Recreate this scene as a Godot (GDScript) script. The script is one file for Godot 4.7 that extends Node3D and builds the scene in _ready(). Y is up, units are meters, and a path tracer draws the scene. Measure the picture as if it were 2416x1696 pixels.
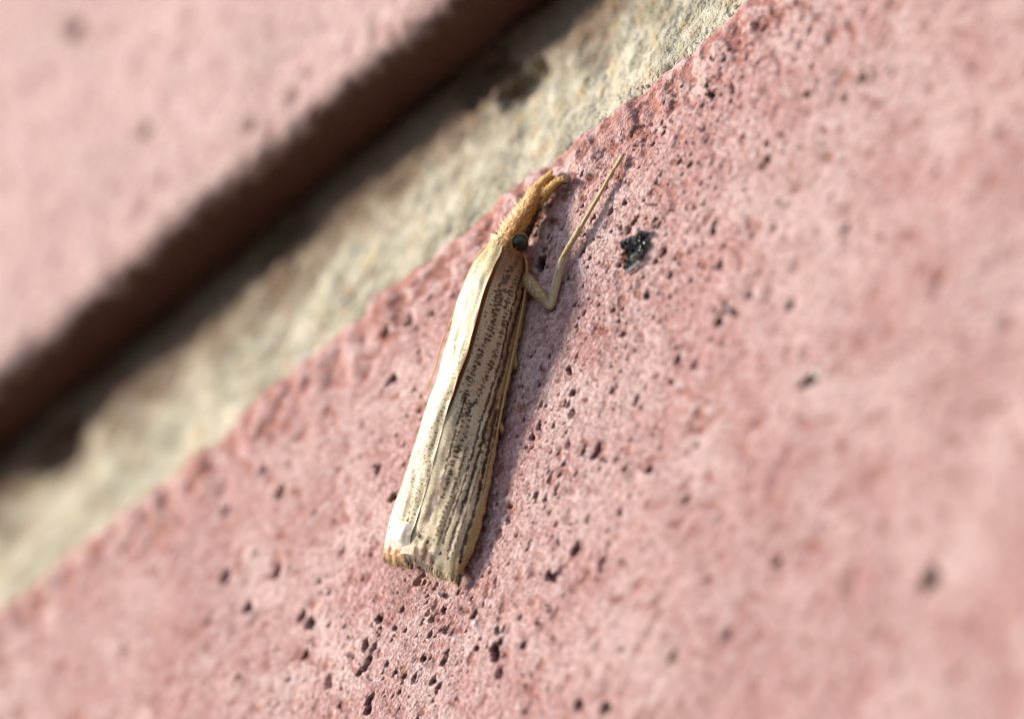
extends Node3D
# A small grass moth at rest on the face of a brick, beside a recessed mortar joint. Lengths below are millimetres unless said; MM turns them into metres.
# The wall's face is the plane z = 0, x runs along the joint, y up the wall.

const MM := 0.001
# x, y, radius of the pores and of the faint iron stains in the brick faces
const PITS := [2.29, 2.33, 0.31, 2.98, 2.82, 0.12, 4.06, 1.63, 0.12, 2.5, 2.03, 0.06, 7.74, 2.15, 0.06, 7.9, 1.66, 0.06, 7.01, 0.58, 0.1, 6.82, 0.63, 0.07, 6.12, 1.34, 0.1, 7.16, 0.1, 0.07, 6.83, -0.37, 0.13, 6.66, -0.46, 0.08, 6.4, -0.48, 0.1, 7.11, -0.88, 0.08, 6.75, -1.29, 0.09, 5.62, -1.35, 0.12, 6.41, -1.96, 0.06, 4.34, -1.47, 0.08, 4.43, -1.26, 0.05, 2.81, -0.62, 0.08, 5.52, 2.27, 0.08, 4.38, -0.85, 0.05, 16.03, 0.01, 0.14, 15.18, -0.21, 0.12, 13.95, 0.84, 0.14, 10.58, 3.39, 0.18, 11.4, 2.92, 0.12, 11.65, 2.59, 0.06, 8.59, 2.06, 0.1, 8.92, 1.67, 0.13, 11.89, 0.32, 0.14, 11.69, -0.2, 0.14, 11.41, -0.26, 0.12, 9.87, 2.43, 0.1, 9.49, 0.72, 0.08, 7.77, 2.13, 0.05, 11.02, -2.52, 0.1, 9.03, -0.83, 0.12, 8.86, -1.06, 0.12, 8.63, -2.27, 0.14, 7.84, -4.06, 0.16, 8.16, -3.86, 0.13, 8.33, -3.63, 0.1, 10.59, -5.34, 0.18, 6.45, -4.75, 0.14, 5.88, -4.17, 0.13, 10.54, -8.2, 0.16, 10.31, -8.17, 0.17, 10.08, -8.14, 0.15, 9.92, -8.09, 0.12, 9.28, -3.99, 0.12, 13.47, -4.33, 0.15, 1.93, -1.83, 0.13, 1.37, -0.88, 0.09, 1.73, -2.61, 0.15, 1.42, -2.85, 0.1, 1.43, -3.24, 0.13, 0.44, -2.15, 0.1, -0.4, -2.21, 0.09, 0.08, -2.81, 0.12, 0.62, -3.16, 0.09, -0.29, -2.97, 0.1, 0.89, -4.14, 0.13, 1.34, -4.72, 0.15, 1.9, -4.93, 0.17, 1.68, -5.09, 0.17, 1.9, -5.4, 0.09, 0.5, -4.62, 0.1, -0.01, -4.62, 0.06, -0.12, -4.7, 0.08, -0.25, -4.78, 0.08, 0.05, -5.16, 0.06, -0.12, -5.24, 0.07, -0.19, -5.36, 0.06, 0.8, -5.24, 0.1, -0.93, -4.92, 0.12, 3.94, -4.31, 0.12, 3.81, -4.43, 0.13, 3.96, -4.76, 0.09, 3.57, -5.19, 0.07, 3.14, -3.51, 0.1, 5.94, -4.09, 0.1, 5.82, -4.27, 0.1, 6.45, -4.71, 0.12, 6.34, -4.82, 0.1, 5.36, -4.7, 0.1, 3.46, -6.93, 0.17, 2.55, -6.27, 0.1, 4.41, -8.8, 0.22, 1.89, -7.57, 0.13, 0.62, -7.01, 0.13, -0.59, -6.34, 0.08, -0.72, -7, 0.12, -0.05, -7.52, 0.12, -0.22, -7.65, 0.18, 0.63, -8.7, 0.15, 0.51, -8.9, 0.15, -1.49, -7.81, 0.16, -1.3, -8.01, 0.15, -0.99, -7.93, 0.13, -1.93, -6.43, 0.08, -11.18, -2.85, 0.22, -10.94, -3.34, 0.25, -9.05, -5.54, 0.25, -8.78, -5.82, 0.17, -11.56, -4.2, 0.25, -9.32, -6.22, 0.17, -9.1, -6.09, 0.16, -9.63, -6.25, 0.14, -8.19, -5.05, 0.16, -10.97, -5.74, 0.25, -9.78, -7.66, 0.2, -9.65, -7.39, 0.18, -9.46, -7.35, 0.14, -8.49, -6.67, 0.1, -8, -7.48, 0.13, -7.67, -7.79, 0.15, -7.11, -7.35, 0.12, -6.23, -7.83, 0.16, -6.41, -7.94, 0.15, -5.76, -6.3, 0.15, -6.54, -6.76, 0.13, -5.99, -6.98, 0.12, -7.04, -8.31, 0.14, -6.87, -8.64, 0.12, -4.37, -8.82, 0.24, -4.42, -9.09, 0.22, -4.06, -8.74, 0.13, -4.51, -9.71, 0.18, -4.38, -9.63, 0.14, -4.05, -8.21, 0.1, -3.81, -8.4, 0.1, -4.64, -7.12, 0.11, -4.24, -7.07, 0.11, -4.6, -6.58, 0.08, -5.03, -8.31, 0.08, -3.23, -9.44, 0.14, -3.04, -8.44, 0.1, -6.33, -4.77, 0.15, -3.48, -6.66, 0.1, -7.24, -5.29, 0.1, -11.6, -0.74, 0.3, -13.63, 0.45, 0.3, -10.44, 1.78, 0.25, -12.79, 2.66, 0.2, -6.37, -0.11, 0.18, -6.19, -1.41, 0.17, -10.84, 3.01, 0.2, -4.25, 4.12, 0.2, -3.27, 3.86, 0.14, -4.67, 2.46, 0.18, -13.18, -1.14, 0.22, 11.69, -16.94, 0.42, 4.14, -14.01, 0.24, 6.75, -12.91, 0.2, -1.91, -12.66, 0.2, -1.01, -13.42, 0.25, 2.04, -13.42, 0.25]
const STAINS := [9.65, -5.7, 0.3, 17.73, -8.9, 0.35, 18.17, -10.39, 0.4, 14.34, -1.55, 0.2, 18.44, -1.59, 0.22, 19.75, -2.4, 0.4, 15.68, -8.43, 0.5, 3, -8.13, 0.2, -0.07, -8.47, 0.14, 1.38, -9.24, 0.22, 3.45, -10, 0.15, 7.75, -6.99, 0.18, 8.32, -8.28, 0.25, 8.7, -9.86, 0.3, 8.14, -10.04, 0.3, 7.17, -9.36, 0.3, 6.69, -10.85, 0.25, -1.88, -10.46, 0.25, -0.61, -11.32, 0.3, -0.75, -12.79, 0.4, -5.37, -10.19, 0.3, -17.14, 3.44, 0.35, -14.69, -0.51, 0.3, 12.48, -19.57, 0.4, 5.88, -15.33, 0.32, 6.47, -12.2, 0.28, 7.82, -15.03, 0.32, 10.81, -14.31, 0.35, 8.48, -13.07, 0.3, 6.98, -11.97, 0.25, 3.03, -14.87, 0.3, 8.91, -15.34, 0.5, 9.44, -19.01, 0.35, 3.14, 3.21, 0.2, 6.5, -1, 0.2]
const UPPER_STAINS := [-12.56, 23.75, 0.62, -11, 17.93, 0.4, -5.99, 16.74, 0.33, -7.06, 17.96, 0.33, -6.77, 14.99, 0.4, -0.79, 14.7, 0.45, -12.16, 15.3, 0.5, -4.75, 14.75, 0.4, -10.41, 20.94, 0.3, -15.46, 19.08, 0.3, -2.68, 16.38, 0.3, -15.27, 23.2, 0.4, -7.68, 20.57, 0.4]
const CHIP := [5.36, 0.87, 0, 5.57, 1.02, 0, 6, 0.89, 0, 6.3, 0.8, 0, 6.51, 0.73, 0, 6.54, 0.45, 0, 6.52, 0.22, 0, 6.22, 0.02, 0, 5.92, -0.13, 0, 5.56, -0.18, 0, 5.2, -0.11, 0, 5.19, 0.12, 0, 5.13, 0.42, 0, 5.34, 0.47, 0, 5.56, 0.46, 0, 5.34, 0.77, 0]

const TAIL := Vector3(-6.09, -4.36, 0.0)      # the moth's own axes: along it from tail to head, across it to its right, out of the wall
const ALONG := Vector3(0.72546, 0.68826, 0.0)
const ACROSS := Vector3(0.68826, -0.72546, 0.0)

var rng := RandomNumberGenerator.new()


# ---------------------------------------------------------------- helpers
func noise(freq: float, sd: int, octaves := 1, kind := FastNoiseLite.TYPE_SIMPLEX_SMOOTH) -> FastNoiseLite:
	var n := FastNoiseLite.new()
	n.noise_type = kind
	n.frequency = freq
	n.seed = sd
	n.fractal_type = FastNoiseLite.FRACTAL_FBM if octaves > 1 else FastNoiseLite.FRACTAL_NONE
	n.fractal_octaves = octaves
	return n


func node3d(called: String, parent: Node) -> Node3D:
	var o := Node3D.new()
	o.name = called
	parent.add_child(o, true)
	return o


func put(called: String, m: Mesh, mat: Material, parent: Node) -> MeshInstance3D:
	var o := MeshInstance3D.new()
	o.name = called
	o.mesh = m
	o.material_override = mat
	parent.add_child(o, true)
	return o


# Collects positions (mm), normals, uvs, colours and triangles of one mesh.
class Shape:
	var p := PackedVector3Array()
	var n := PackedVector3Array()
	var uv := PackedVector2Array()
	var c := PackedColorArray()
	var i := PackedInt32Array()

	# a grid of nu x nv points (row after row along v), smooth; flip turns it over
	func grid(P: PackedVector3Array, nu: int, nv: int, UV: PackedVector2Array, C: PackedColorArray, flip := false, closed := false) -> void:
		var first := p.size()
		var N := PackedVector3Array()
		N.resize(P.size())
		var sg := -1.0 if flip else 1.0
		for b in nv:
			var b0 := maxi(b - 1, 0) * nu
			var b1 := mini(b + 1, nv - 1) * nu
			for a in nu:
				var a0 := a - 1
				var a1 := a + 1
				if closed:
					a0 = (a0 + nu - 1) % (nu - 1) if a0 < 0 else a0
					a1 = a1 % (nu - 1) if a1 >= nu else a1
				else:
					a0 = maxi(a0, 0)
					a1 = mini(a1, nu - 1)
				var du := P[b * nu + a1] - P[b * nu + a0]
				var dv := P[b1 + a] - P[b0 + a]
				var k := du.cross(dv) * sg
				N[b * nu + a] = k.normalized() if k.length_squared() > 1e-20 else Vector3(0, 0, 1)
		p.append_array(P)
		n.append_array(N)
		uv.append_array(UV)
		c.append_array(C)
		var I := PackedInt32Array()
		I.resize((nu - 1) * (nv - 1) * 6)
		var w := 0
		for b in nv - 1:
			for a in nu - 1:
				var q := first + b * nu + a
				if flip:
					I[w] = q; I[w + 1] = q + 1; I[w + 2] = q + nu + 1
					I[w + 3] = q; I[w + 4] = q + nu + 1; I[w + 5] = q + nu
				else:
					I[w] = q; I[w + 1] = q + nu + 1; I[w + 2] = q + 1
					I[w + 3] = q; I[w + 4] = q + nu; I[w + 5] = q + nu + 1
				w += 6
		i.append_array(I)

	# one flat triangle whose front looks along (b-a)x(c-a)
	func tri(a: Vector3, b: Vector3, d: Vector3, col: Color, u := Vector2.ZERO) -> void:
		var k := (b - a).cross(d - a).normalized()
		var q := p.size()
		p.append_array(PackedVector3Array([a, b, d]))
		n.append_array(PackedVector3Array([k, k, k]))
		uv.append_array(PackedVector2Array([u, u, u]))
		c.append_array(PackedColorArray([col, col, col]))
		i.append_array(PackedInt32Array([q, q + 2, q + 1]))

	# a thin pointed scale or hair: two-faced strip bent once
	func blade(from: Vector3, to: Vector3, side: Vector3, up: Vector3, w: float, col: Color, tip: Color) -> void:
		var mid := from.lerp(to, 0.55) + up
		var q := p.size()
		var nn := (to - from).cross(side).normalized()
		if nn.dot(up) < 0.0:
			nn = -nn
		var lie := (nn * 0.45 + up.normalized()).normalized()
		p.append_array(PackedVector3Array([from - side * w * 0.6, from + side * w * 0.6, mid - side * w, mid + side * w, to]))
		n.append_array(PackedVector3Array([lie, lie, lie, lie, lie]))
		uv.append_array(PackedVector2Array([Vector2.ZERO, Vector2.ZERO, Vector2.ZERO, Vector2.ZERO, Vector2.ZERO]))
		var m := col.lerp(tip, 0.5)
		c.append_array(PackedColorArray([col, col, m, m, tip]))
		var order := [q, q + 2, q + 1, q + 1, q + 2, q + 3, q + 2, q + 4, q + 3]
		if (p[q + 2] - p[q]).cross(p[q + 1] - p[q]).dot(nn) < 0.0:
			order = [q, q + 1, q + 2, q + 1, q + 3, q + 2, q + 2, q + 3, q + 4]
		# Godot's front is clockwise, so wind against the normal
		for t in 3:
			i.append(order[t * 3]); i.append(order[t * 3 + 2]); i.append(order[t * 3 + 1])

	func done() -> ArrayMesh:
		var scaled := PackedVector3Array()
		scaled.resize(p.size())
		for k in p.size():
			scaled[k] = p[k] * MM
		var a := []
		a.resize(Mesh.ARRAY_MAX)
		a[Mesh.ARRAY_VERTEX] = scaled
		a[Mesh.ARRAY_NORMAL] = n
		a[Mesh.ARRAY_TEX_UV] = uv
		a[Mesh.ARRAY_COLOR] = c
		a[Mesh.ARRAY_INDEX] = i
		var m := ArrayMesh.new()
		m.add_surface_from_arrays(Mesh.PRIMITIVE_TRIANGLES, a)
		return m


func vmat(rough: float, spec := 0.5) -> StandardMaterial3D:
	var m := StandardMaterial3D.new()
	m.vertex_color_use_as_albedo = true
	m.roughness = rough
	m.metallic_specular = spec
	return m


func bumpy(m: StandardMaterial3D, tex: Texture2D, tile_mm: float, height_mm: float) -> StandardMaterial3D:
	m.heightmap_enabled = true
	m.heightmap_texture = tex
	m.heightmap_scale = height_mm * 0.1
	m.uv1_triplanar = true
	m.uv1_scale = Vector3.ONE * (1.0 / (tile_mm * MM))
	return m


func spline(keys: Array, x: float) -> float:     # smooth curve through [x, y] pairs
	var k := 0
	while k < keys.size() - 2 and x > keys[k + 1][0]:
		k += 1
	var x0: float = keys[k][0]
	var x1: float = keys[k + 1][0]
	var t := clampf((x - x0) / (x1 - x0), 0.0, 1.0)
	var y0: float = keys[k][1]
	var y1: float = keys[k + 1][1]
	var ya: float = keys[maxi(k - 1, 0)][1]
	var yb: float = keys[mini(k + 2, keys.size() - 1)][1]
	var xa: float = keys[maxi(k - 1, 0)][0]
	var xb: float = keys[mini(k + 2, keys.size() - 1)][0]
	var m0 := (y1 - ya) / (x1 - xa) * (x1 - x0)
	var m1 := (yb - y0) / (xb - x0) * (x1 - x0)
	var t2 := t * t
	var t3 := t2 * t
	return (2 * t3 - 3 * t2 + 1) * y0 + (t3 - 2 * t2 + t) * m0 + (-2 * t3 + 3 * t2) * y1 + (t3 - t2) * m1


func at(s: float, lat: float, h: float) -> Vector3:
	return TAIL + ALONG * s + ACROSS * lat + Vector3(0, 0, h)


# ---------------------------------------------------------------- wall
# A brick's face with its rounded long edge. us: positions along the edge; ws: distances down the profile from the start of the rounding
# (below 0 the bed face that goes back into the wall). down = -1: the brick lies below its edge, +1: above it.
func brick_face(us: PackedFloat32Array, ws: PackedFloat32Array, edge: float, down: float, radius: float, shear: float, pores: Array, stains: Array, rough: float, chipped: float, pale: float, sd: int) -> ArrayMesh:
	var nu := us.size()
	var nw := ws.size()
	var P := PackedVector3Array(); P.resize(nu * nw)
	var C := PackedColorArray(); C.resize(nu * nw)
	var UV := PackedVector2Array(); UV.resize(nu * nw)
	var H := PackedFloat32Array(); H.resize(nu * nw)
	var D := PackedFloat32Array(); D.resize(nu * nw)      # share of dark iron
	var S := PackedFloat32Array(); S.resize(nu * nw)      # share of dull iron stain
	var arc := radius * PI / 2.0
	var n_big := noise(0.09, sd, 2)
	var n_mid := noise(0.55, sd + 1, 2)
	var n_lump := noise(2.6, sd + 2, 2)
	var n_grain := noise(6.5, sd + 3)
	var n_tone := noise(0.22, sd + 4, 3)
	var n_red := noise(1.1, sd + 5, 2)
	var n_spark := noise(5.2, sd + 6, 1, FastNoiseLite.TYPE_VALUE)
	var n_edge := noise(0.45, sd + 7, 3)
	var row_y := PackedFloat32Array(); row_y.resize(nw)
	var row_z := PackedFloat32Array(); row_z.resize(nw)
	var row_n := PackedVector3Array(); row_n.resize(nw)
	for b in nw:
		var w := ws[b]
		var y := 0.0
		var z := 0.0
		var nn := Vector3(0, 0, 1)
		if w < 0.0:
			z = -radius + w
			nn = Vector3(0, -down, 0)
		elif w < arc:
			var a := w / radius
			y = radius * (1.0 - cos(a))
			z = -radius + radius * sin(a)
			nn = Vector3(0, -down * cos(a), sin(a))
		else:
			y = radius + w - arc
		row_y[b] = edge + down * y
		row_z[b] = z
		row_n[b] = nn
	# pores and stains, laid into the grid where they fall
	for list in [pores, stains]:
		for k in range(0, list.size(), 3):
			var px: float = list[k]
			var py: float = list[k + 1]
			var pr: float = list[k + 2] * (1.0 if list == stains else 0.85 if list[k + 2] > 0.19 else 1.05)
			var reach := pr * 1.6
			var stain: bool = list == stains
			var iron := rng.randf()
			var deep := pr * rng.randf_range(1.5, 2.2)
			var b0 := 0
			var b1 := 0
			var yw := radius * (PI / 2.0 - 1.0) + absf(edge - py)
			b0 = maxi(ws.bsearch(yw - reach), 0)
			b1 = mini(ws.bsearch(yw + reach), nw - 1)
			var ph := 0.68 + rng.randfn(0.0, 0.4)      # drawn out along the way the clay was pressed
			var sq := rng.randf_range(0.45, 0.95)
			var turn := rng.randf() * TAU
			for b in range(b0, b1 + 1):
				if ws[b] < arc * 0.6:
					continue
				var x0 := us_shift(0.0, row_y[b] - edge, shear)
				var a0 := maxi(us.bsearch(px - reach - x0), 0)
				var a1 := mini(us.bsearch(px + reach - x0), nu - 1)
				for a in range(a0, a1 + 1):
					var dx := us[a] + us_shift(us[a], row_y[b] - edge, shear) - px
					var dy := row_y[b] - py
					var ca := cos(ph)
					var sa := sin(ph)
					var ex := (dx * ca + dy * sa) / pr
					var ey := (dy * ca - dx * sa) / (pr * sq)
					var an := atan2(ey, ex)
					var q := sqrt(ex * ex + ey * ey) / (1.0 + 0.10 * sin(an * 2.0 + turn) + 0.07 * sin(an * 3.0 + turn * 2.3) + 0.08 * sin(an * 5.0 - turn))
					var id := b * nu + a
					if stain:
						var f := 1.0 - smoothstep(0.3, 1.25, q)
						S[id] = maxf(S[id], f * 0.6)
						H[id] -= f * pr * 0.16
					elif q < 1.25:
						var f := 1.0 - smoothstep(0.55, 1.12, q)
						H[id] -= f * deep
						if iron > 0.2 or pr > 0.3:
							D[id] = maxf(D[id], (1.0 - smoothstep(0.75, 1.15, q)) * 0.9)
	for b in nw:
		var y := row_y[b]
		for a in nu:
			var x := us[a] + us_shift(us[a], y - edge, shear)
			var id := b * nu + a
			var z := row_z[b]
			var on_edge := clampf(1.0 - (ws[b] - arc) / 2.2, 0.0, 1.0)
			var lump := n_lump.get_noise_3d(x, y, z)
			var grain := n_grain.get_noise_3d(x, y, z)
			var mid := n_mid.get_noise_3d(x, y, z)
			var red := n_red.get_noise_3d(x * 1.0, y * 1.0, z)
			var tone := n_tone.get_noise_3d(x, y, z)
			var h := 0.16 * n_big.get_noise_2d(x, y) + 0.04 * mid * (1.0 + on_edge * 1.0 * chipped) + rough * (0.020 * lump + 0.019 * grain)
			h += on_edge * chipped * (0.23 * n_edge.get_noise_2d(x, z * 0.3) - 0.12 * maxf(0.0, red))
			var worn := smoothstep(0.28, 0.62, red + 0.55 * on_edge * chipped + 0.25 * lump)
			h -= 0.05 * worn
			P[id] = Vector3(x, y, z) + row_n[b] * (h + H[id])
			UV[id] = Vector2(x, y)
			var sp := n_spark.get_noise_3d(x * 1.7, y * 1.7, z)
			var col := Color(0.425, 0.236, 0.228).lerp(Color(0.53, 0.395, 0.385), pale)
			col = col.lerp(Color(0.54, 0.372, 0.36), clampf(0.44 + tone * 1.5 + grain * 0.6, 0.0, 1.0))
			col = col.lerp(Color(0.27, 0.095, 0.07), clampf(worn * 0.8 * chipped + maxf(0.0, -lump) * 0.35, 0.0, 0.82))
			col = col.lerp(Color(0.62, 0.50, 0.52), clampf((sp - 0.35) * 1.6, 0.0, 0.5))
			col = col.lerp(Color(0.27, 0.11, 0.09), clampf((-0.42 - sp) * 2.2, 0.0, 0.6))
			col = col.lerp(Color(0.24, 0.115, 0.11), S[id])
			col = col.lerp(Color(0.03, 0.012, 0.012), D[id])
			if ws[b] < arc and down > 0.0:      # recess shade painted into the bed face colour, broken towards the arris
				var bed_shade := smoothstep(-0.35, 0.25, 0.45 - ws[b] / arc + 0.5 * red + 0.3 * tone)
				col = col.lerp(Color(0.11, 0.043, 0.027), bed_shade * 0.92)
			var m := 1.0 + 0.16 * grain + 0.10 * lump
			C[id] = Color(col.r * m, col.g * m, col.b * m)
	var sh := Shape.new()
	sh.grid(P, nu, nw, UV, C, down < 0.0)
	# back and ends of the brick, out of view
	var c0 := Color(0.46, 0.25, 0.23)
	var l := us.size() - 1
	for e in [0, l]:
		for b in nw - 1:
			var f0 := P[b * nu + e]
			var f1 := P[(b + 1) * nu + e]
			var k0 := Vector3(f0.x, f0.y, -9.0)
			var k1 := Vector3(f1.x, f1.y, -9.0)
			if (e == 0) == (down < 0.0):
				sh.tri(f0, k0, f1, c0); sh.tri(f1, k0, k1, c0)
			else:
				sh.tri(f0, f1, k0, c0); sh.tri(f1, k1, k0, c0)
	return sh.done()


func us_shift(u: float, dy: float, shear: float) -> float:
	return dy * shear * clampf((110.0 - absf(u)) / 50.0, 0.0, 1.0)


func graded(from: float, to: float, mid: float, half: float, fine: float, grow: float, most: float) -> PackedFloat32Array:
	var up := []
	var x := mid
	var d := fine
	while x < to:
		up.append(x)
		if x > mid + half:
			d = minf(d * grow, most)
		x += d
	up.append(to)
	var dn := []
	x = mid - fine
	d = fine
	while x > from:
		dn.append(x)
		if x < mid - half:
			d = minf(d * grow, most)
		x -= d
	dn.append(from)
	dn.reverse()
	return PackedFloat32Array(dn + up)


func mortar_mesh() -> ArrayMesh:
	var us := graded(-95.0, 95.0, 6.0, 14.0, 0.075, 1.03, 0.9)
	var nv := 104
	var nu := us.size()
	var P := PackedVector3Array(); P.resize(nu * nv)
	var C := PackedColorArray(); C.resize(nu * nv)
	var UV := PackedVector2Array(); UV.resize(nu * nv)
	var n1 := noise(0.22, 31, 3)
	var n2 := noise(0.9, 32, 2)
	var n3 := noise(2.4, 33, 2)
	var cell := noise(2.3, 34, 1, FastNoiseLite.TYPE_CELLULAR)
	cell.cellular_return_type = FastNoiseLite.RETURN_CELL_VALUE
	var bump := noise(2.3, 34, 1, FastNoiseLite.TYPE_CELLULAR)
	bump.cellular_return_type = FastNoiseLite.RETURN_DISTANCE
	var fine := noise(5.0, 36)
	for b in nv:
		var t := float(b) / (nv - 1)
		var y := 5.0 + 9.4 * t
		for a in nu:
			var x := us[a]
			var k := clampf((y - 5.9) / 7.6, 0.0, 1.0)
			var z := -0.55 - 2.6 * pow(k, 0.8)
			var big := n1.get_noise_2d(x, y)
			z += 0.28 * big + 0.10 * n2.get_noise_2d(x, y) + 0.045 * n3.get_noise_2d(x, y) + 0.03 * fine.get_noise_2d(x, y)
			z += 0.05 * (0.3 - bump.get_noise_2d(x, y) - 0.6)
			for hole in [[2.7, 10.7, 1.3, 0.8], [1.0, 12.2, 1.6, 0.8], [-20.7, 11.6, 1.6, 0.9], [-9.0, 12.4, 1.4, 0.6], [9.6, 11.4, 1.2, 0.4]]:
				var dd: float = Vector2(x - hole[0], (y - hole[1]) * 1.4).length() / hole[2] + 0.35 * n2.get_noise_2d(x * 1.3, y * 1.3)
				z -= hole[3] * (1.0 - smoothstep(0.35, 1.1, dd))
			P[b * nu + a] = Vector3(x, y, z)
			UV[b * nu + a] = Vector2(x, y)
			var col := Color(0.455, 0.42, 0.33)
			col = col.lerp(Color(0.25, 0.23, 0.172), clampf(0.4 + 1.1 * big + 0.4 * n2.get_noise_2d(x + 50.0, y), 0.0, 1.0))
			var g := cell.get_noise_2d(x, y)
			if g > 0.72:
				col = col.lerp(Color(0.60, 0.58, 0.52), 0.35)
			elif g < -0.86:
				col = col.lerp(Color(0.50, 0.36, 0.16), 0.28)
			elif g < -0.66:
				col = col.lerp(Color(0.40, 0.26, 0.17), 0.4)
			elif g < -0.48:
				col = col.lerp(Color(0.20, 0.20, 0.17), 0.35)
			# shade of the recess painted into the upper part of the joint, with a ragged edge
			var joint_shade := smoothstep(-0.25, 0.3, (y - 9.9) * 0.2 + 0.3 * n1.get_noise_2d(x * 1.3 + 40.0, y * 1.3) + 0.2 * n2.get_noise_2d(x + 20.0, y))
			col = col.lerp(Color(0.115, 0.062, 0.040), joint_shade * 0.78)
			var m := 1.0 + 0.18 * n3.get_noise_2d(x + 9.0, y) + 0.12 * fine.get_noise_2d(x, y)
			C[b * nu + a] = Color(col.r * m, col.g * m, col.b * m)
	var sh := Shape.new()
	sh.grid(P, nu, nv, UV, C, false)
	return sh.done()


# A sharp-edged crystal grain: a squashed octahedron with uneven corners.
func grain(sh: Shape, centre: Vector3, r: Vector3, turn: float, col: Color) -> void:
	var v := []
	var b := Basis(Vector3(0, 0, 1), turn)
	for d in [Vector3(1, 0, 0), Vector3(0.1, 1, 0), Vector3(-1, 0.15, 0), Vector3(-0.1, -1, 0), Vector3(0.15, 0.1, 1), Vector3(0, 0, -1)]:
		v.append(centre + b * (d * r * rng.randf_range(0.75, 1.2)))
	for k in 4:
		sh.tri(v[k], v[(k + 1) % 4], v[4], col)
		sh.tri(v[(k + 1) % 4], v[k], v[5], col)


func slag_mesh() -> ArrayMesh:
	var sh := Shape.new()
	var m := CHIP.size() / 3
	var n := noise(2.2, 77, 3)
	var mid := Vector2.ZERO
	for k in m:
		mid += Vector2(CHIP[k * 3], CHIP[k * 3 + 1]) / m
	var per := 97
	var rings := 26
	var P := PackedVector3Array()
	var C := PackedColorArray()
	var UV := PackedVector2Array()
	var fine := noise(7.0, 78, 2)
	for r in rings:
		var f := 1.0 - float(r) / (rings - 1)
		for k in per:
			var g := float(k % (per - 1)) / (per - 1) * m
			var i0 := int(g) % m
			var i1 := (i0 + 1) % m
			var o := Vector2(CHIP[i0 * 3], CHIP[i0 * 3 + 1]).lerp(Vector2(CHIP[i1 * 3], CHIP[i1 * 3 + 1]), g - int(g))
			var q := mid.lerp(o, f)
			var big := n.get_noise_2d(q.x * 0.9, q.y * 0.9)
			var small := fine.get_noise_2d(q.x, q.y)
			var h := -0.2 + 0.24 * smoothstep(1.0, 0.86, f) + 0.40 * absf(big) + 0.035 * small - 0.06
			P.append(Vector3(q.x, q.y, h if f < 0.999 else -0.25))
			UV.append(q)
			var col := Color(0.006, 0.006, 0.007).lerp(Color(0.17, 0.175, 0.15), smoothstep(0.22, 0.5, big + 0.35 * small))
			if Vector2(q.x - 5.36, q.y - 0.36).length() < 0.2 + 0.15 * small:
				col = Color(0.22, 0.085, 0.05)
			C.append(col)
	sh.grid(P, per, rings, UV, C, false, true)
	if sh.n[rings / 2 * per].z < 0.0:
		sh = Shape.new()
		sh.grid(P, per, rings, UV, C, true, true)
	return sh.done()


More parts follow.
